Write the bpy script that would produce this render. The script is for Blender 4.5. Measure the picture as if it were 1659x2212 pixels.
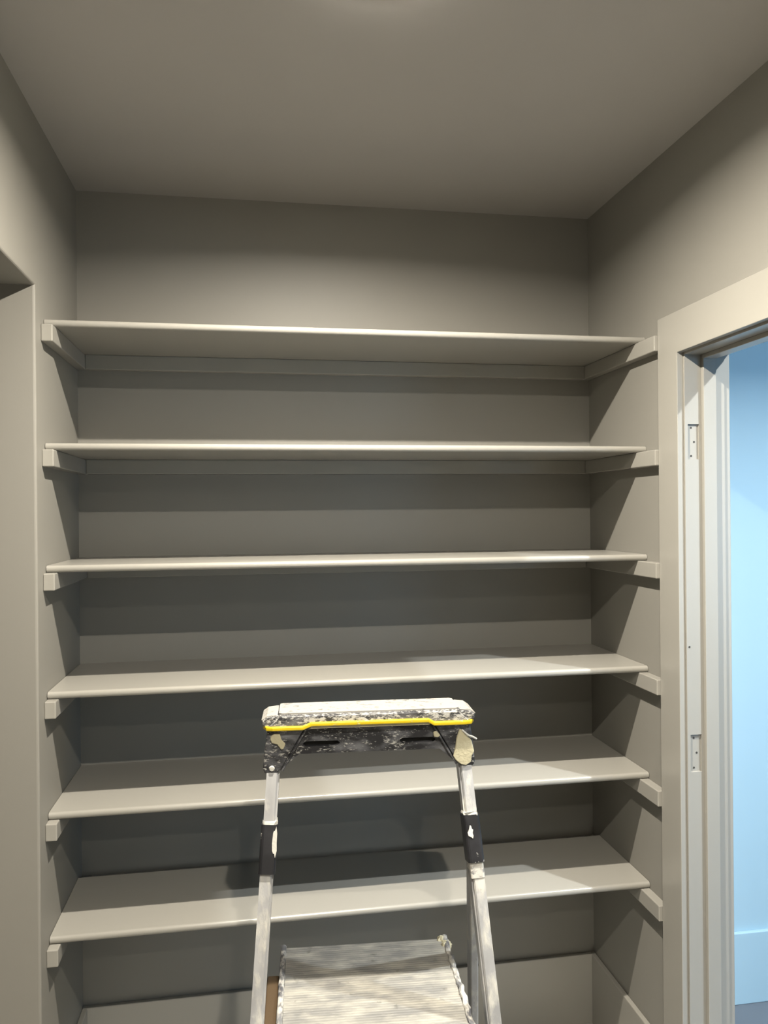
import bpy, bmesh, math, random
from mathutils import Vector, Matrix
from mathutils.geometry import tessellate_polygon

for o in list(bpy.data.objects):
    bpy.data.objects.remove(o, do_unlink=True)
scene = bpy.context.scene
col = scene.collection
rnd = random.Random(7)

# ------------------------------------------------------------------ camera
YAW, ROLL, FPX = 0.1655, -0.0089, 1690.09
cam_data = bpy.data.cameras.new('camera')
cam_data.sensor_fit = 'VERTICAL'
cam_data.sensor_height = 36.0
cam_data.lens = FPX / 2212 * 36.0
cam_data.clip_start = 0.02
cam = bpy.data.objects.new('camera', cam_data)
col.objects.link(cam)
F = Vector((math.sin(YAW), math.cos(YAW), 0))
R = Vector((math.cos(YAW), -math.sin(YAW), 0))
U = R.cross(F)
R2 = R * math.cos(ROLL) + U * math.sin(ROLL)
U2 = U * math.cos(ROLL) - R * math.sin(ROLL)
cam.matrix_world = Matrix(((R2.x, U2.x, -F.x, 0.5271), (R2.y, U2.y, -F.y, -2.5162),
                           (R2.z, U2.z, -F.z, 1.738), (0, 0, 0, 1)))
scene.camera = cam

# ------------------------------------------------------------------ world, exposure
world = bpy.data.worlds.new('sky'); scene.world = world
world.use_nodes = True
bg = world.node_tree.nodes['Background']
bg.inputs[0].default_value = (0.40, 0.68, 1.0, 1)
bg.inputs[1].default_value = 12.0
scene.view_settings.view_transform = 'Standard'
scene.view_settings.look = 'None'
scene.view_settings.exposure = 0.0
scene.view_settings.gamma = 1.0
scene.view_settings.use_curve_mapping = False

# ------------------------------------------------------------------ dimensions (metres)
W, H = 1.66, 2.7305
SHELF_Z = (2.2420, 1.9235, 1.6078, 1.2821, 0.9716, 0.6516)
SHELF_D = 0.392
SHELF_T = 0.0185
CAN_1 = (0.77, -1.125)      # recessed lights, x y
CAN_2 = (0.77, -2.33)
CAN_3 = (2.30, -1.40)
CAN_4 = (0.77, -3.53)
POWER_1, POWER_2, POWER_3, POWER_4 = 76.0, 50.0, 58.0, 14.0
WARM = (1.0, 0.93, 0.80)
COOL = (0.92, 0.97, 0.98)

# ------------------------------------------------------------------ materials
def new_mat(name):
    m = bpy.data.materials.new(name); m.use_nodes = True
    nt = m.node_tree
    return m, nt, nt.nodes['Principled BSDF']

def node(nt, kind, **kw):
    n = nt.nodes.new(kind)
    for k, v in kw.items():
        setattr(n, k, v)
    return n

def paint(name, colour, rough=0.5, bump=0.02, scale=260.0, var=0.03):
    m, nt, b = new_mat(name)
    tc = node(nt, 'ShaderNodeTexCoord')
    n1 = node(nt, 'ShaderNodeTexNoise'); n1.inputs['Scale'].default_value = scale
    n2 = node(nt, 'ShaderNodeTexNoise'); n2.inputs['Scale'].default_value = 2.3
    nt.links.new(tc.outputs['Object'], n1.inputs['Vector'])
    nt.links.new(tc.outputs['Object'], n2.inputs['Vector'])
    mix = node(nt, 'ShaderNodeMix', data_type='RGBA')
    mix.inputs['A'].default_value = (*[c * (1 - var) for c in colour], 1)
    mix.inputs['B'].default_value = (*[min(1, c * (1 + var)) for c in colour], 1)
    nt.links.new(n2.outputs['Fac'], mix.inputs['Factor'])
    nt.links.new(mix.outputs['Result'], b.inputs['Base Color'])
    bp = node(nt, 'ShaderNodeBump'); bp.inputs['Strength'].default_value = bump
    bp.inputs['Distance'].default_value = 0.002
    nt.links.new(n1.outputs['Fac'], bp.inputs['Height'])
    nt.links.new(bp.outputs['Normal'], b.inputs['Normal'])
    b.inputs['Roughness'].default_value = rough
    return m

def splattered(name, base, paint_col, lo, hi, scale=60, stretch=(1, 1, 1), rot=(0, 0, 0),
               rough=0.45, metal=0.0, second=None, grain=None):
    """base material with procedural paint splashes over it"""
    K = 0.85
    base = [c * K for c in base]; paint_col = [c * K for c in paint_col]
    second = [c * K for c in second] if second else None
    m, nt, b = new_mat(name)
    tc = node(nt, 'ShaderNodeTexCoord')
    mp = node(nt, 'ShaderNodeMapping')
    mp.inputs['Scale'].default_value = stretch
    mp.inputs['Rotation'].default_value = rot
    nt.links.new(tc.outputs['Object'], mp.inputs['Vector'])
    n = node(nt, 'ShaderNodeTexNoise')
    n.inputs['Scale'].default_value = scale; n.inputs['Detail'].default_value = 7
    n.inputs['Roughness'].default_value = 0.62
    nt.links.new(mp.outputs['Vector'], n.inputs['Vector'])
    big = node(nt, 'ShaderNodeTexNoise'); big.inputs['Scale'].default_value = 14
    nt.links.new(tc.outputs['Object'], big.inputs['Vector'])
    add = node(nt, 'ShaderNodeMath', operation='MULTIPLY_ADD')
    nt.links.new(big.outputs['Fac'], add.inputs[0]); add.inputs[1].default_value = 0.45
    nt.links.new(n.outputs['Fac'], add.inputs[2])
    mr = node(nt, 'ShaderNodeMapRange')
    mr.inputs['From Min'].default_value = lo + 0.22; mr.inputs['From Max'].default_value = hi + 0.22
    nt.links.new(add.outputs[0], mr.inputs['Value'])
    # base colour with smudges
    sm = node(nt, 'ShaderNodeTexNoise'); sm.inputs['Scale'].default_value = 22
    sm.inputs['Detail'].default_value = 5
    nt.links.new(mp.outputs['Vector'], sm.inputs['Vector'])
    mixb = node(nt, 'ShaderNodeMix', data_type='RGBA')
    mixb.inputs['A'].default_value = (*base, 1)
    mixb.inputs['B'].default_value = (*(second or [c * 1.6 for c in base]), 1)
    rmp = node(nt, 'ShaderNodeMapRange')
    rmp.inputs['From Min'].default_value = 0.42; rmp.inputs['From Max'].default_value = 0.68
    nt.links.new(sm.outputs['Fac'], rmp.inputs['Value'])
    nt.links.new(rmp.outputs['Result'], mixb.inputs['Factor'])
    mix = node(nt, 'ShaderNodeMix', data_type='RGBA')
    nt.links.new(mr.outputs['Result'], mix.inputs['Factor'])
    nt.links.new(mixb.outputs['Result'], mix.inputs['A'])
    mix.inputs['B'].default_value = (*paint_col, 1)
    nt.links.new(mix.outputs['Result'], b.inputs['Base Color'])
    inv = node(nt, 'ShaderNodeMath', operation='SUBTRACT'); inv.inputs[0].default_value = 1
    nt.links.new(mr.outputs['Result'], inv.inputs[1])
    mul = node(nt, 'ShaderNodeMath', operation='MULTIPLY'); mul.inputs[1].default_value = metal
    nt.links.new(inv.outputs[0], mul.inputs[0])
    nt.links.new(mul.outputs[0], b.inputs['Metallic'])
    b.inputs['Roughness'].default_value = rough
    bp = node(nt, 'ShaderNodeBump'); bp.inputs['Strength'].default_value = 0.35
    bp.inputs['Distance'].default_value = 0.0015
    nt.links.new(mr.outputs['Result'], bp.inputs['Height'])
    nt.links.new(bp.outputs['Normal'], b.inputs['Normal'])
    return m

def glow(name, colour, strength):
    m, nt, b = new_mat(name)
    b.inputs['Base Color'].default_value = (0.9, 0.9, 0.88, 1)
    b.inputs['Emission Color'].default_value = (*colour, 1)
    b.inputs['Emission Strength'].default_value = strength
    return m

GREIGE = (0.200, 0.191, 0.170)
M_WALL = paint('greige_wall_paint', GREIGE, 0.55, 0.03)
M_CEIL = paint('greige_ceiling_paint', (0.35, 0.336, 0.316), 0.65, 0.03)
M_TRIM = paint('greige_satin_trim_paint', (0.262, 0.251, 0.225), 0.26, 0.012, 120)
M_ROOM = paint('pale_blue_room_paint', (0.40, 0.575, 0.68), 0.6, 0.02)
M_FLOOR = paint('grey_floor_boards', (0.38, 0.364, 0.333), 0.5, 0.05, 40, 0.1)
M_FLOOR2 = paint('slate_grey_floor', (0.14, 0.16, 0.19), 0.45, 0.05, 40, 0.2)
M_HOLE = paint('screw_hole_dark', (0.03, 0.028, 0.025), 0.8)
M_WHITE = paint('white_light_trim', (0.8, 0.79, 0.77), 0.4)
M_GLASS_FRAME = paint('white_window_frame', (0.8, 0.8, 0.8), 0.4)
M_BLACK = splattered('black_plastic_with_paint', (0.014, 0.014, 0.017), (0.44, 0.43, 0.40), 0.57, 0.67,
                     130, (1, 1, 2.4), (0, 0.6, 0), 0.5, 0, (0.15, 0.152, 0.165))
M_BLACK_CLEAN = splattered('black_rubber_with_paint', (0.008, 0.008, 0.010), (0.60, 0.58, 0.54), 0.66, 0.72,
                           60, (1, 1, 1), (0, 0.5, 0), 0.45, 0, (0.022, 0.022, 0.026))
M_TRAY_FRONT = splattered('black_tray_heavily_splashed', (0.030, 0.030, 0.034), (0.46, 0.45, 0.42), 0.50, 0.62,
                          120, (1, 1, 2.2), (0, 0.7, 0), 0.5, 0, (0.16, 0.16, 0.165))
M_TRAY_TOP = splattered('tray_top_caked_in_white_paint', (0.14, 0.137, 0.13), (0.31, 0.298, 0.272), 0.36, 0.43,
                        70, (1, 1, 1), (0, 0, 0.4), 0.6)
M_ALU = splattered('dull_aluminium_with_paint', (0.34, 0.34, 0.345), (0.52, 0.50, 0.45), 0.50, 0.72,
                   45, (1, 1, 0.35), (0, 0, 0), 0.5, 0.35, (0.44, 0.44, 0.445))
M_STEP = splattered('aluminium_step_with_dried_paint', (0.21, 0.205, 0.195), (0.33, 0.315, 0.275), 0.42, 0.66,
                    26, (0.6, 1.6, 1), (0, 0, 0.1), 0.55, 0.25, (0.27, 0.262, 0.24))
def add_specks(m, colour=(0.10, 0.095, 0.085)):
    nt = m.node_tree; b = nt.nodes['Principled BSDF']
    src = b.inputs['Base Color'].links[0].from_socket
    tc = node(nt, 'ShaderNodeTexCoord')
    n = node(nt, 'ShaderNodeTexNoise'); n.inputs['Scale'].default_value = 34; n.inputs['Detail'].default_value = 3
    nt.links.new(tc.outputs['Object'], n.inputs['Vector'])
    mr = node(nt, 'ShaderNodeMapRange')
    mr.inputs['From Min'].default_value = 0.66; mr.inputs['From Max'].default_value = 0.78
    nt.links.new(n.outputs['Fac'], mr.inputs['Value'])
    mx = node(nt, 'ShaderNodeMix', data_type='RGBA')
    nt.links.new(mr.outputs['Result'], mx.inputs['Factor'])
    nt.links.new(src, mx.inputs['A']); mx.inputs['B'].default_value = (*colour, 1)
    mp = node(nt, 'ShaderNodeMapping'); mp.inputs['Scale'].default_value = (6, 420, 6)
    nt.links.new(tc.outputs['Object'], mp.inputs['Vector'])
    n2 = node(nt, 'ShaderNodeTexNoise'); n2.inputs['Scale'].default_value = 1.0
    nt.links.new(mp.outputs['Vector'], n2.inputs['Vector'])
    r2 = node(nt, 'ShaderNodeMapRange'); r2.inputs['To Min'].default_value = 0.80; r2.inputs['To Max'].default_value = 1.16
    nt.links.new(n2.outputs['Fac'], r2.inputs['Value'])
    mu = node(nt, 'ShaderNodeMix', data_type='RGBA', blend_type='MULTIPLY'); mu.inputs['Factor'].default_value = 1
    nt.links.new(mx.outputs['Result'], mu.inputs['A']); nt.links.new(r2.outputs['Result'], mu.inputs['B'])
    nt.links.new(mu.outputs['Result'], b.inputs['Base Color'])
add_specks(M_STEP)
M_CRUST = splattered('step_edge_crusted_with_paint', (0.09, 0.09, 0.10), (0.46, 0.44, 0.40), 0.42, 0.60,
                     90, (1, 0.5, 1), (0, 0, 0.7), 0.5, 0.2, (0.3, 0.3, 0.3))
M_YELLOW = splattered('yellow_plastic_trim', (0.60, 0.43, 0.006), (0.42, 0.38, 0.24), 0.62, 0.74,
                      50, (1, 1, 1), (0, 0, 0), 0.4, 0, (0.64, 0.48, 0.012))
M_CREAM = paint('dried_cream_paint', (0.38, 0.345, 0.235), 0.55, 0.4, 160, 0.08)
M_DRIP = paint('dried_white_paint', (0.42, 0.41, 0.375), 0.5, 0.4, 160, 0.08)
M_TAN = paint('tan_stained_plastic', (0.060, 0.038, 0.019), 0.5, 0.2, 60, 0.25)

# ------------------------------------------------------------------ mesh helpers
def link(name, bm, mat, parent=None, smooth=False):
    me = bpy.data.meshes.new(name)
    bmesh.ops.recalc_face_normals(bm, faces=bm.faces[:])
    bm.to_mesh(me); bm.free()
    if smooth:
        for p in me.polygons:
            p.use_smooth = True
        me.set_sharp_from_angle(angle=math.radians(40))
    me.materials.append(mat)
    o = bpy.data.objects.new(name, me); col.objects.link(o)
    if parent is not None:
        o.parent = parent
    return o

def tag(o, label=None, cat=None, group=None, kind=None):
    if label: o['label'] = label
    if cat: o['category'] = cat
    if group: o['group'] = group
    if kind: o['kind'] = kind
    return o

def empty(name, loc=(0, 0, 0), rz=0.0):
    o = bpy.data.objects.new(name, None); col.objects.link(o)
    o.location = loc; o.rotation_euler = (0, 0, rz); o.empty_display_size = 0.1
    return o

def add_box(bm, x0, x1, y0, y1, z0, z1):
    vs = [bm.verts.new((x, y, z)) for x in (x0, x1) for y in (y0, y1) for z in (z0, z1)]
    fs = [(0, 1, 3, 2), (4, 6, 7, 5), (0, 4, 5, 1), (2, 3, 7, 6), (0, 2, 6, 4), (1, 5, 7, 3)]
    for f in fs:
        bm.faces.new([vs[i] for i in f])
    return vs

def bevel_all(bm, r, seg=2):
    bmesh.ops.recalc_face_normals(bm, faces=bm.faces[:])
    es = [e for e in bm.edges if len(e.link_faces) == 2 and e.calc_face_angle(0) > 0.5]
    bmesh.ops.bevel(bm, geom=es, offset=r, segments=seg, profile=0.5, affect='EDGES', clamp_overlap=True)

def box(name, b, mat, parent=None, bev=0.0, seg=2):
    bm = bmesh.new(); add_box(bm, *b)
    if bev:
        bevel_all(bm, bev, seg)
    return link(name, bm, mat, parent)

def prism(bm, outer, holes, d0, d1, axis='y'):
    """extrude a 2-D outline (with holes) between depths d0 and d1"""
    loops = [outer] + list(holes)
    flat = [p for l in loops for p in l]
    def pt(p, d):
        if axis == 'y': return (p[0], d, p[1])
        if axis == 'x': return (d, p[0], p[1])
        return (p[0], p[1], d)
    a = [bm.verts.new(pt(p, d0)) for p in flat]
    b = [bm.verts.new(pt(p, d1)) for p in flat]
    tris = tessellate_polygon([[Vector((p[0], p[1], 0)) for p in l] for l in loops])
    for t in tris:
        try:
            bm.faces.new([a[i] for i in t]); bm.faces.new([b[i] for i in reversed(t)])
        except ValueError:
            pass
    k = 0
    for l in loops:
        n = len(l)
        for i in range(n):
            j = (i + 1) % n
            bm.faces.new([a[k + i], a[k + j], b[k + j], b[k + i]])
        k += n

def sweep(bm, profile, pts, up=(0, 1, 0)):
    """extrude a closed 2-D profile (u across, v along 'up') through a list of points"""
    rings = []
    for i, p in enumerate(pts):
        p = Vector(p)
        d = (Vector(pts[min(i + 1, len(pts) - 1)]) - Vector(pts[max(i - 1, 0)])).normalized()
        v = Vector(up); v = (v - d * v.dot(d)).normalized(); u = v.cross(d).normalized()
        rings.append([bm.verts.new(p + u * a + v * b) for a, b in profile])
    n = len(profile)
    for r0, r1 in zip(rings, rings[1:]):
        for i in range(n):
            j = (i + 1) % n
            bm.faces.new([r0[i], r0[j], r1[j], r1[i]])
    bm.faces.new(rings[0]); bm.faces.new(list(reversed(rings[-1])))

def rrect(w, d, r, seg=3):
    out = []
    for cx, cy, a0 in ((w/2-r, d/2-r, 0), (-w/2+r, d/2-r, 90), (-w/2+r, -d/2+r, 180), (w/2-r, -d/2+r, 270)):
        for i in range(seg + 1):
            a = math.radians(a0 + 90 * i / seg)
            out.append((cx + r * math.cos(a), cy + r * math.sin(a)))
    return out

def disc(bm, r, z0, z1, n=40, r1=None, cx=0, cy=0):
    r1 = r if r1 is None else r1
    a = [bm.verts.new((cx + r*math.cos(2*math.pi*i/n), cy + r*math.sin(2*math.pi*i/n), z0)) for i in range(n)]
    b = [bm.verts.new((cx + r1*math.cos(2*math.pi*i/n), cy + r1*math.sin(2*math.pi*i/n), z1)) for i in range(n)]
    for i in range(n):
        j = (i + 1) % n
        bm.faces.new([a[i], a[j], b[j], b[i]])
    bm.faces.new(a[::-1]); bm.faces.new(b)

def structure(o):
    o['kind'] = 'structure'; return o

# ------------------------------------------------------------------ room shell
FRONT = -4.7
X_FAR = 4.2
LEFT_T = 0.15
OPEN_Y0, OPEN_Y1, OPEN_Z = -0.470, -2.9, 2.306       # opening in the left wall
DOOR_Y0, DOOR_Y1, DOOR_Z = -0.598, -1.425, 2.150      # clear opening between jamb faces
WALL_R1 = 1.775                                        # far face of the right wall

structure(box('floor', (-LEFT_T, WALL_R1, FRONT, 0, -0.05, 0), M_FLOOR))
structure(box('floor_adjoining', (WALL_R1, X_FAR, -4.0, 0, -0.05, 0), M_FLOOR2))
structure(box('floor_passage', (-1.6, -LEFT_T, FRONT, 0, -0.05, 0), M_FLOOR))

# ceiling with three round cut-outs for the recessed lights
def circle(c, r, n=32):
    return [(c[0] + r*math.cos(2*math.pi*i/n), c[1] + r*math.sin(2*math.pi*i/n)) for i in range(n)]
def ceiling(name, x0, x1, y0, y1, cans, mat):
    bm = bmesh.new()
    prism(bm, [(x0, y0), (x1, y0), (x1, y1), (x0, y1)], [circle(c, 0.060) for c in cans], H, H + 0.05, 'z')
    return structure(link(name, bm, mat))
ceiling('ceiling', -LEFT_T, WALL_R1, FRONT, 0.0, (CAN_1, CAN_2, CAN_4), M_CEIL)
ceiling('ceiling_adjoining', WALL_R1, X_FAR, -4.0, 0.0, (CAN_3,), M_ROOM)
ceiling('ceiling_passage', -1.6, -LEFT_T, FRONT, 0.0, (), M_CEIL)

structure(box('wall_back', (-LEFT_T, WALL_R1, 0, 0.12, 0, H), M_WALL))
structure(box('wall_front', (-LEFT_T, WALL_R1, FRONT - 0.12, FRONT, 0, H), M_WALL))

# left wall with a plain drywall opening; rounded corner bead on the opening edges
bm = bmesh.new()
prism(bm, [(0, 0), (0, H), (FRONT, H), (FRONT, 0), (OPEN_Y1, 0), (OPEN_Y1, OPEN_Z), (OPEN_Y0, OPEN_Z), (OPEN_Y0, 0)],
      [], -LEFT_T, 0.0, 'x')
bmesh.ops.recalc_face_normals(bm, faces=bm.faces[:])
es = []
for e in bm.edges:
    a, b = e.verts
    if abs(a.co.x) < 1e-6 and abs(b.co.x) < 1e-6 and e.calc_face_angle(0) > 0.5:
        ins = lambda v: OPEN_Y1 - 1e-4 <= v.co.y <= OPEN_Y0 + 1e-4 and v.co.z <= OPEN_Z + 1e-4
        if ins(a) and ins(b):
            es.append(e)
bmesh.ops.bevel(bm, geom=es, offset=0.006, segments=3, profile=0.5, affect='EDGES')
structure(link('wall_left', bm, M_WALL))

# right wall with the door opening (rough opening a little larger than the jamb)
JT = 0.018
bm = bmesh.new()
ry0, ry1, rz = DOOR_Y0 + JT, DOOR_Y1 - JT, DOOR_Z + JT
prism(bm, [(0, 0), (0, H), (FRONT, H), (FRONT, 0), (ry1, 0), (ry1, rz), (ry0, rz), (ry0, 0)], [], W, WALL_R1, 'x')
structure(link('wall_right', bm, M_WALL))

# adjoining room beyond the door and passage beyond the left opening
structure(box('wall_adjoining_back', (WALL_R1, X_FAR + 0.12, 0, 0.12, 0, H), M_ROOM))
structure(box('wall_adjoining_front', (WALL_R1, X_FAR + 0.12, -4.12, -4.0, 0, H), M_ROOM))
WY0, WY1, WZ0, WZ1 = -3.8, -2.6, 0.9, 2.2
bm = bmesh.new()
prism(bm, [(0, 0), (0, H), (-4.0, H), (-4.0, 0)], [[(WY0, WZ0), (WY1, WZ0), (WY1, WZ1), (WY0, WZ1)]],
      X_FAR, X_FAR + 0.12, 'x')
structure(link('wall_adjoining_right', bm, M_ROOM))
structure(box('wall_passage_left', (-1.72, -1.6, FRONT, 0, 0, H), M_WALL))
structure(box('wall_passage_back', (-1.72, -LEFT_T, 0, 0.12, 0, H), M_WALL))
structure(box('wall_passage_front', (-1.72, -LEFT_T, FRONT - 0.12, FRONT, 0, H), M_WALL))

# window in the adjoining room: frame of four bars and a mullion, daylight comes through it
win = structure(empty('window_1', (X_FAR + 0.05, (WY0 + WY1) / 2, WZ0)))
hw, hh = (WY1 - WY0) / 2, WZ1 - WZ0
for b in ((-0.03, 0.03, -hw, -hw + 0.05, 0, hh), (-0.03, 0.03, hw - 0.05, hw, 0, hh),
          (-0.03, 0.03, -hw + 0.05, hw - 0.05, 0, 0.05), (-0.03, 0.03, -hw + 0.05, hw - 0.05, hh - 0.05, hh),
          (-0.02, 0.02, -hw + 0.05, hw - 0.05, hh / 2 - 0.02, hh / 2 + 0.02)):
    box('window_frame', b, M_GLASS_FRAME, win, 0.003)
pd = bpy.data.lights.new('window_portal', 'AREA'); pd.shape = 'RECTANGLE'
pd.size, pd.size_y = WZ1 - WZ0, WY1 - WY0
pd.cycles.is_portal = True
po = bpy.data.objects.new('window_portal', pd); col.objects.link(po)
po.location = (X_FAR + 0.02, (WY0 + WY1) / 2, (WZ0 + WZ1) / 2)
po.rotation_euler = (0, math.radians(90), 0)

# baseboards
BB, BBT = 0.235, 0.016
def baseboard(name, b, mat=M_TRIM):
    return structure(box(name, b, mat, None, 0.003, 2))
baseboard('baseboard_back', (0.0, W, -BBT, 0, 0, BB))
baseboard('baseboard_left', (0.0, BBT, OPEN_Y0 + 0.01, -BBT, 0, BB))
baseboard('baseboard_right', (W - BBT, W, -0.492, -BBT, 0, BB))
baseboard('baseboard_adjoining', (WALL_R1, X_FAR, -BBT, 0, 0, 0.25), M_ROOM)

# ------------------------------------------------------------------ door frame (door leaf taken off its hinges)
door = structure(empty('door_1', (W, DOOR_Y0, 0)))
def dpart(name, b, bev=0.0015, mat=M_TRIM):
    return box(name, (b[0] - W, b[1] - W, b[2] - DOOR_Y0, b[3] - DOOR_Y0, b[4], b[5]), mat, door, bev, 2)
CW, CT = 0.100, 0.018                      # casing width and thickness
REV = 0.006
cy0, cy1 = DOOR_Y0 + REV, DOOR_Y1 - REV    # casing inner edges
ctop = DOOR_Z + REV
for x0, x1 in ((W - CT, W), (WALL_R1, WALL_R1 + 0.020)):
    bm = bmesh.new()
    q0, q1 = cy0 - DOOR_Y0, cy1 - DOOR_Y0
    prism(bm, [(q0, 0), (q0 + CW, 0), (q0 + CW, ctop + 0.110), (q1 - CW, ctop + 0.110), (q1 - CW, 0), (q1, 0), (q1, ctop), (q0, ctop)],
          [], x0 - W, x1 - W, 'x')
    bevel_all(bm, 0.0015, 2)
    link('casing', bm, M_TRIM, door)
# hinge-side jamb with two shallow hinge mortises cut into it
HX0, HX1 = 1.6685, 1.7005
HINGES = ((1.0392, 1.1381), (1.8707, 1.9647))
bm = bmesh.new()
def jb(x0, x1, y0, y1, z0, z1):
    add_box(bm, x0 - W, x1 - W, y0 - DOOR_Y0, y1 - DOOR_Y0, z0, z1)
MD = 0.005
jb(W, WALL_R1, DOOR_Y0 + MD, DOOR_Y0 + JT, 0, DOOR_Z)          # core
jb(W, HX0, DOOR_Y0, DOOR_Y0 + MD, 0, DOOR_Z)                   # skin around the mortises
jb(HX1, WALL_R1, DOOR_Y0, DOOR_Y0 + MD, 0, DOOR_Z)
zz = 0.0
for h0, h1 in HINGES:
    jb(HX0, HX1, DOOR_Y0, DOOR_Y0 + MD, zz, h0); zz = h1
jb(HX0, HX1, DOOR_Y0, DOOR_Y0 + MD, zz, DOOR_Z)
link('hinge_jamb', bm, M_TRIM, door)
hole_bm = bmesh.new(); disc(hole_bm, 0.0028, 0, 0.0006, 12)
hole_me = bpy.data.meshes.new('screw_hole'); hole_bm.to_mesh(hole_me); hole_bm.free(); hole_me.materials.append(M_HOLE)
for h0, h1 in HINGES:
    for fx, fz in ((0.36, 0.10), (0.62, 0.50), (0.36, 0.90)):
        o = bpy.data.objects.new('screw_hole', hole_me); col.objects.link(o); o.parent = door
        o.location = (HX0 + fx * (HX1 - HX0) - W, MD, h0 + fz * (h1 - h0))
        o.rotation_euler = (math.radians(90), 0, 0)
o = bpy.data.objects.new('nail_hole', hole_me); col.objects.link(o); o.parent = door
o.location = (HX0 - 0.001 - W, 0.0, 1.372); o.rotation_euler = (math.radians(90), 0, 0)
dpart('latch_jamb', (W, WALL_R1, DOOR_Y1 - JT, DOOR_Y1, 0, DOOR_Z), 0.001)
dpart('head_jamb', (W, WALL_R1, DOOR_Y1 - JT, DOOR_Y0 + JT, DOOR_Z, DOOR_Z + JT), 0.001)
SX0, SX1, ST = 1.7075, 1.7450, 0.012
dpart('door_stop', (SX0, SX1, DOOR_Y0 - ST, DOOR_Y0, 0, DOOR_Z))
dpart('door_stop', (SX0, SX1, DOOR_Y1, DOOR_Y1 + ST, 0, DOOR_Z))
dpart('door_stop', (SX0, SX1, DOOR_Y1 + ST, DOOR_Y0 - ST, DOOR_Z - ST, DOOR_Z))

# ------------------------------------------------------------------ shelves on wooden cleats
CLH, CLT = 0.0440, 0.028
def shelf(i, z, label, back_gap=0.0):
    s = empty('wall_shelf', (W / 2, 0, z - SHELF_T - CLH))
    z0 = CLH; hw = W / 2 - 0.0015
    # board with a rounded nose, profile in the y-z plane
    r = 0.0085
    prof = [(-back_gap, z0), (-back_gap, z0 + SHELF_T)]
    for k in range(7):
        a = math.radians(90 + 90 * k / 6)
        prof.append((-SHELF_D + r + r * math.cos(a), z0 + SHELF_T - r + r * math.sin(a)))
    for k in range(7):
        a = math.radians(180 + 90 * k / 6)
        prof.append((-SHELF_D + r + r * math.cos(a), z0 + r + r * math.sin(a)))
    bm = bmesh.new(); prism(bm, prof, [], -hw, hw, 'x')
    link('shelf_board', bm, M_TRIM, s, True)
    box('side_cleat', (-W / 2, -W / 2 + CLT, -0.4185, 0, 0, CLH), M_TRIM, s, 0.0025, 2)
    box('side_cleat', (W / 2 - CLT, W / 2, -0.491, 0, 0, CLH), M_TRIM, s, 0.0025, 2)
    box('back_cleat', (-W / 2 + CLT, W / 2 - CLT, -CLT, 0, 0, CLH), M_TRIM, s, 0.0015, 1)
    tag(s, label, 'shelf', 'greige shelves between the side walls')
LABELS = ('topmost greige shelf, right below the bare wall and ceiling',
          'second greige shelf from the top, level with the upper hinge recess',
          'third greige shelf from the top, just below eye level',
          'fourth greige shelf from the top, just above the ladder top',
          'fifth greige shelf from the top, behind the ladder uprights',
          'lowest greige shelf in view, standing slightly off the back wall')
for i, z in enumerate(SHELF_Z):
    shelf(i, z, LABELS[i], 0.055 if i == 5 else 0.0)

# ------------------------------------------------------------------ recessed ceiling lights
def downlight(c, power, colour, label, spread=166):
    t = empty('recessed_light', (c[0], c[1], H - 0.004))
    bm = bmesh.new()
    n = 48
    rings = []
    for r, z in ((0.0575, 0.048), (0.056, 0.004), (0.060, -0.004), (0.072, -0.004), (0.076, 0.004)):
        rings.append([bm.verts.new((r*math.cos(2*math.pi*i/n), r*math.sin(2*math.pi*i/n), z)) for i in range(n)])
    for a, b in zip(rings, rings[1:]):
        for i in range(n):
            j = (i + 1) % n
            bm.faces.new([a[i], a[j], b[j], b[i]])
    link('trim_ring', bm, M_WHITE, t, True)
    bm = bmesh.new(); disc(bm, 0.045, -0.011, -0.0045, 48, 0.0555)
    link('diffuser', bm, glow('diffuser_glow', colour, 230.0), t)
    bm = bmesh.new(); disc(bm, 0.018, -0.0135, -0.011, 24, 0.022)
    link('lamp_lens', bm, glow('lens_glow', colour, 30.0), t)
    ld = bpy.data.lights.new('downlight', 'AREA'); ld.shape = 'DISK'; ld.size = 0.030; ld.spread = math.radians(spread)
    ld.energy = power; ld.color = colour
    lo = bpy.data.objects.new('downlight', ld); col.objects.link(lo)
    lo.parent = t; lo.location = (0, 0, -0.0145)
    tag(t, label, 'ceiling light', 'round recessed ceiling lights')
downlight(CAN_1, POWER_1, WARM, 'round recessed ceiling light over the ladder')
downlight(CAN_2, POWER_2, WARM, 'round recessed ceiling light behind, overhead of the viewer')
downlight(CAN_4, POWER_4, WARM, 'round recessed ceiling light at the far end behind the viewer')
downlight(CAN_3, POWER_3, COOL, 'cool white recessed light in the room beyond the door frame', 142)

# ------------------------------------------------------------------ step ladder
lad = empty('step_ladder', (0.768, -0.870, 0), math.radians(-4.0))
tag(lad, 'paint-splattered aluminium step ladder with black top tray and yellow trim', 'ladder')

def rail_pt(s, z, dy=0.0):           # s = -1 / +1, centre of a front rail at height z
    return (s * (0.205 + 0.067 * (1.195 - z)), -0.25 * (1.25 - z) + 0.040 + dy, z)

# tray on top
ty0, ty1 = 0.0, 0.092
outline = [(-0.2190, 1.2850), (-0.2270, 1.2930), (-0.2265, 1.3020), (-0.2175, 1.3085), (-0.1990, 1.3105),
           (-0.1900, 1.3135), (0.1900, 1.3135), (0.1990, 1.3105), (0.2175, 1.3085), (0.2265, 1.3020),
           (0.2270, 1.2930), (0.2190, 1.2850)]
bm = bmesh.new(); prism(bm, outline, [], ty0, ty1)
bevel_all(bm, 0.003, 2)
tray = link('top_tray', bm, M_TRAY_FRONT, lad)
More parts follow.
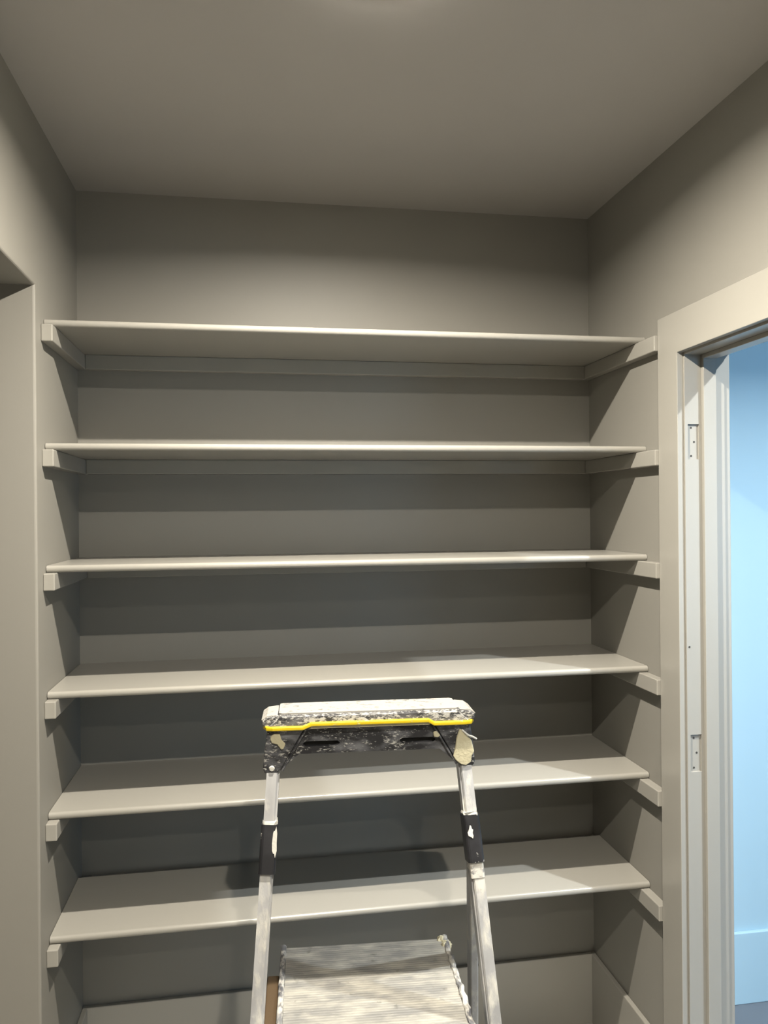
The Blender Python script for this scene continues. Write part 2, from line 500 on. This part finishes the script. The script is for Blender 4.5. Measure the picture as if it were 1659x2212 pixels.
# raised front fascia
bm = bmesh.new()
prism(bm, [(-0.2150, 1.2870), (-0.1900, 1.3100), (0.1900, 1.3100), (0.2150, 1.2870)], [], ty0 - 0.005, ty0 + 0.004)
bevel_all(bm, 0.0015, 2)
link('fascia', bm, M_TRAY_FRONT, tray)
# caked white paint deck with shallow pockets
bm = bmesh.new()
prism(bm, [(-0.186, ty0 + 0.001), (0.186, ty0 + 0.001), (0.192, ty0 + 0.006), (0.192, ty1 - 0.006), (0.186, ty1 - 0.001),
           (-0.186, ty1 - 0.001), (-0.192, ty1 - 0.006), (-0.192, ty0 + 0.006)],
      [],
      1.3130, 1.3160, 'z')
link('tray_deck', bm, M_TRAY_TOP, tray)
for s in (-1, 1):
    bm = bmesh.new()
    o2 = [(s * 0.1935, 1.3118), (s * 0.199, 1.3120), (s * 0.2175, 1.3100), (s * 0.2285, 1.3025), (s * 0.2255, 1.3015), (s * 0.2165, 1.3075), (s * 0.1975, 1.3095)]
    prism(bm, o2, [], ty0 + 0.003, ty1 - 0.004)
    link('paint_crust', bm, M_TRAY_TOP, tray)
# yellow trim: swept strip with the raised middle, wrapping round both ends
path = [(-0.221, 0.060, 1.2865), (-0.222, 0.010, 1.2865), (-0.216, -0.004, 1.2860), (-0.205, -0.0065, 1.2858),
        (-0.142, -0.0065, 1.2858), (-0.124, -0.0065, 1.2930), (0.124, -0.0065, 1.2930), (0.137, -0.0065, 1.2858),
        (0.205, -0.0065, 1.2858), (0.216, -0.004, 1.2860), (0.222, 0.010, 1.2865), (0.221, 0.060, 1.2865)]
bm = bmesh.new(); sweep(bm, rrect(0.0075, 0.009, 0.0025, 2), path, (0, 0, 1))
link('yellow_trim', bm, M_YELLOW, tray)
# dull strip under the raised middle of the trim
bm = bmesh.new(); add_box(bm, -0.126, 0.128, -0.004, 0.003, 1.2830, 1.2890)
link('trim_underlay', bm, M_CREAM, tray)

# apron with grip slots and corner brackets
def slot(cx, w, z0, z1):
    c = (z1 - z0) / 2; zc = (z0 + z1) / 2
    return [(cx - w/2, zc), (cx - w/2 + c*1.2, z0), (cx + w/2 - c*1.2, z0), (cx + w/2, zc), (cx + w/2 - c*1.2, z1), (cx - w/2 + c*1.2, z1)]
bm = bmesh.new()
prism(bm, [(-0.214, 1.2840), (-0.216, 1.1960), (-0.190, 1.1930), (-0.151, 1.2260), (0.151, 1.2260), (0.190, 1.1930),
           (0.216, 1.1960), (0.214, 1.2840)], [slot(-0.103, 0.080, 1.2415, 1.2520), slot(0.103, 0.080, 1.2415, 1.2520)], 0.012, 0.022)
apron = link('apron', bm, M_BLACK, lad)
box('apron_liner', (-0.150, 0.150, 0.030, 0.034, 1.2300, 1.2840), M_HOLE, apron)
for s in (-1, 1):
    bm = bmesh.new()
    prism(bm, [(s * 0.2165, 1.2830), (s * 0.2235, 1.2350), (s * 0.2270, 1.1980), (s * 0.2230, 1.1890), (s * 0.1960, 1.1890),
               (s * 0.1900, 1.1960), (s * 0.138, 1.2830)], [], 0.004, 0.060)
    bevel_all(bm, 0.003, 2)
    br = link('corner_bracket', bm, M_BLACK, lad)
    bm = bmesh.new()
    sweep(bm, rrect(0.004, 0.006, 0.0015, 2), [(s * 0.186, 0.006, 1.1945), (s * 0.136, 0.006, 1.2790)], (0, 1, 0))
    link('bracket_rib', bm, M_BLACK, br)
    bm = bmesh.new(); disc(bm, 0.0065, 0, 0.004, 20, 0.0045)
    bmesh.ops.rotate(bm, verts=bm.verts, cent=(0, 0, 0), matrix=Matrix.Rotation(math.radians(90), 3, 'X'))
    bmesh.ops.translate(bm, verts=bm.verts, vec=(s * 0.208, 0.0045, 1.2000))
    link('rivet', bm, M_DRIP, br)

# dried paint patches on the brackets
def patch(pts, u0, v0, k, ux, uy, z_at, name, mat, parent):
    out = []
    for x, y in pts:
        u, v = u0 + x * k, v0 + y * k
        X = ux + (u - uy) * 0.000994 - 0.768
        out.append((X, z_at[0] - (v - z_at[1]) * 0.001008))
    bm = bmesh.new(); prism(bm, out, [], -0.0005, 0.005)
    bevel_all(bm, 0.0015, 1)
    return link(name, bm, mat, parent)
patch([(985, 700), (1060, 720), (1085, 770), (1150, 850), (1200, 900), (1225, 1000), (1250, 1110), (1205, 1180), (1190, 1290),
       (1100, 1345), (1010, 1325), (950, 1280), (905, 1240), (870, 1180), (885, 1100), (910, 1000), (930, 860)],
      870, 1490, 0.12055, 0.9898, 1018, (1.2843, 1560), 'paint_patch', M_CREAM, lad)
patch([(280, 760), (330, 710), (440, 710), (470, 820), (540, 890), (500, 980), (460, 985), (390, 890), (300, 870), (270, 800)],
      550, 1500, 0.12055, 0.5474, 573, (1.2880, 1571), 'paint_patch', M_CREAM, lad)
patch([(510, 740), (570, 720), (640, 800), (590, 835), (520, 820)], 870, 1490, 0.12055, 0.9898, 1018, (1.2843, 1560), 'paint_patch', M_CREAM, lad)
# curl of dried paint hanging off the right bracket
bm = bmesh.new()
sweep(bm, rrect(0.004, 0.004, 0.0015, 2), [(0.198, 0.0, 1.268), (0.205, -0.002, 1.262), (0.211, -0.003, 1.257), (0.220, -0.001, 1.2535), (0.230, 0.004, 1.2465)])
link('paint_curl', bm, M_DRIP, lad)

# front rails: channel section with an inner lip, in one piece from bracket to foot
RW, RD = 0.027, 0.040
for s in (-1, 1):
    prof = [(-RW/2, -RD/2), (RW/2 - 0.006, -RD/2), (RW/2 - 0.003, -RD/2 + 0.003), (RW/2 - 0.003, -RD/2 + 0.010), (RW/2, -RD/2 + 0.010),
            (RW/2, RD/2), (-RW/2, RD/2)]
    # inner side towards the middle of the ladder
    bm = bmesh.new()
    a, b = Vector(rail_pt(s, 1.215)), Vector(rail_pt(s, 0.045))
    d = (b - a).normalized(); v = Vector((0, 1, 0)); v = (v - d * v.dot(d)).normalized()
    u = Vector((-s, 0, 0)); u = (u - d * u.dot(d) - v * u.dot(v)).normalized()
    r0 = [bm.verts.new(a + u * p + v * q) for p, q in prof]
    r1 = [bm.verts.new(b + u * p + v * q) for p, q in prof]
    n = len(prof)
    for i in range(n):
        j = (i + 1) % n
        bm.faces.new([r0[i], r0[j], r1[j], r1[i]])
    bm.faces.new(r0); bm.faces.new(r1[::-1])
    rail = link('front_rail', bm, M_ALU, lad)
    bm = bmesh.new(); sweep(bm, rrect(0.038, 0.055, 0.008, 2), [rail_pt(s, 0.05), rail_pt(s, 0.0)])
    link('rubber_foot', bm, M_BLACK_CLEAN, rail)
    # black hinge sleeve
    z1, z0 = (1.087, 0.995) if s < 0 else (1.088, 0.997)
    bm = bmesh.new(); sweep(bm, rrect(0.0345, 0.052, 0.007, 3), [rail_pt(s, z1), rail_pt(s, z1 - 0.03), rail_pt(s, z0)])
    sl = link('hinge_sleeve', bm, M_BLACK_CLEAN, lad, False)
    bm = bmesh.new(); sweep(bm, rrect(0.031, 0.046, 0.006, 3), [rail_pt(s, z1 + 0.006), rail_pt(s, z1 - 0.002)])
    for vv in bm.verts:
        vv.co += Vector((rnd.uniform(-1, 1), rnd.uniform(-1, 1), rnd.uniform(-1, 1.6))) * 0.0022
    link('dried_paint_ring', bm, M_DRIP, sl)
    if s > 0:
        bm = bmesh.new(); sweep(bm, rrect(0.0295, 0.043, 0.004, 2), [rail_pt(s, z0 + 0.002), rail_pt(s, z0 - 0.030)])
        link('metal_sleeve', bm, M_CRUST, sl)
    # paint dab on the sleeve
    c = Vector(rail_pt(s, (z0 + z1) / 2 + 0.018))
    bm = bmesh.new()
    ox = 0.012 if s < 0 else -0.006
    pts = []
    L = 0.030 if s < 0 else 0.011
    for k in range(14):
        a = 2 * math.pi * k / 14
        rr = 1 + rnd.uniform(-0.35, 0.35)
        pts.append((c.x + ox + 0.005 * rr * math.cos(a), c.z + L * rr * math.sin(a)))
    prism(bm, pts, [], 0, 0.004)
    for vv in bm.verts:
        vv.co.y += -0.25 * (1.25 - vv.co.z) + 0.040 - 0.0285
    link('paint_dab', bm, M_DRIP, sl)
    # rear leg from the sleeve down and back to the floor
    bm = bmesh.new()
    ra = Vector(rail_pt(s, 1.04)) + Vector((s * 0.003, 0.016, 0))
    rb = Vector((s * 0.302, 0.420, 0.04))
    sweep(bm, rrect(0.018, 0.044, 0.003, 2), [ra, rb], (0, 1, 0.2))
    rl = link('rear_leg', bm, M_ALU, lad)
    dr = (rb - ra).normalized()
    bm = bmesh.new(); sweep(bm, rrect(0.032, 0.045, 0.006, 2), [rb - dr * 0.02, Vector((rb.x, rb.y + 0.01, 0.0))], (0, 1, 0.2))
    link('rubber_foot', bm, M_BLACK_CLEAN, rl)

# large top step / platform
PZ, PW, PY0, PY1 = 0.700, 0.188, -0.150, 0.222
bm = bmesh.new()
n_rib = 46
step = (PY1 - PY0) / n_rib
prof = [(PY0, PZ - 0.028)]
for k in range(n_rib):
    y = PY0 + k * step
    prof += [(y, PZ - 0.0005), (y + step * 0.3, PZ), (y + step * 0.7, PZ)]
prof += [(PY1, PZ - 0.0005), (PY1, PZ - 0.028)]
prism(bm, prof, [], -PW, PW, 'x')
pf = link('platform_step', bm, M_STEP, lad)
for s in (-1, 1):
    bm = bmesh.new()
    pts = []
    for k in range(31):
        y = PY0 - 0.004 + (PY1 - PY0 + 0.010) * k / 30
        amp = 0.0022 if s > 0 else 0.0008
        pts.append((s * (PW + 0.0065) + rnd.uniform(-amp, amp), y, PZ - 0.010 + rnd.uniform(-amp, amp)))
    sweep(bm, rrect(0.013, 0.030, 0.005, 2), pts, (0, 0, 1))
    link('side_edge', bm, M_CRUST, pf)
    # bracket tying the platform to the front rail
    rx = rail_pt(s, PZ)[0]
    box('rail_bracket', tuple(sorted((s * (PW + 0.010), rx - s * 0.012))) + (-0.140, -0.112, PZ - 0.034, PZ - 0.004), M_ALU, pf, 0.002)
# crusted lumps of paint on the far right corner
bm = bmesh.new()
for dx, dy, dz, r in ((0.0, 0.0, 0.003, 0.010), (0.010, -0.012, 0.001, 0.009), (0.016, -0.020, -0.001, 0.007), (0.006, -0.024, 0.002, 0.009), (0.018, -0.008, -0.002, 0.005)):
    mtx = Matrix.Translation((PW - 0.004 + dx, PY1 - 0.004 + dy, PZ - 0.004 + dz))
    bmesh.ops.create_icosphere(bm, subdivisions=2, radius=r, matrix=mtx)
for vv in bm.verts:
    vv.co += Vector((rnd.uniform(-1, 1), rnd.uniform(-1, 1), rnd.uniform(-1, 1))) * 0.0018
link('paint_crust', bm, M_CREAM, pf)
# tan stained latch hook on the left of the platform
bm = bmesh.new()
lo = [(-0.060, PZ - 0.14), (-0.060, PZ - 0.020), (-0.045, PZ - 0.008), (0.100, PZ - 0.004), (0.125, PZ - 0.008),
      (0.142, PZ - 0.018), (0.150, PZ - 0.035), (0.142, PZ - 0.055), (0.090, PZ - 0.075), (0.050, PZ - 0.14)]
prism(bm, lo, [], -PW - 0.040, -PW - 0.0135, 'x')
bevel_all(bm, 0.006, 3)
link('latch_hook', bm, M_TAN, pf)
# the two lower steps between the front rails
for z in (0.470, 0.235):
    x = rail_pt(1, z)[0] - RW / 2
    y = rail_pt(1, z)[1]
    bm = bmesh.new()
    prof = [(y - 0.045, z - 0.025)]
    for k in range(10):
        yy = y - 0.045 + 0.009 * k
        prof += [(yy, z - 0.0012), (yy + 0.003, z), (yy + 0.006, z)]
    prof += [(y + 0.045, z - 0.0012), (y + 0.045, z - 0.025)]
    prism(bm, prof, [], -x, x, 'x')
    link('step', bm, M_STEP, lad)
# cross bar between the rear legs
ra = Vector(rail_pt(1, 1.04)) + Vector((0.003, 0.016, 0)); rb = Vector((0.302, 0.420, 0.04))
for z in (0.30,):
    t = (ra.z - z) / (ra.z - rb.z); p = ra.lerp(rb, t)
    box('cross_bar', (-p.x + 0.008, p.x - 0.008, p.y - 0.008, p.y + 0.008, z - 0.015, z + 0.015), M_ALU, lad, 0.002)
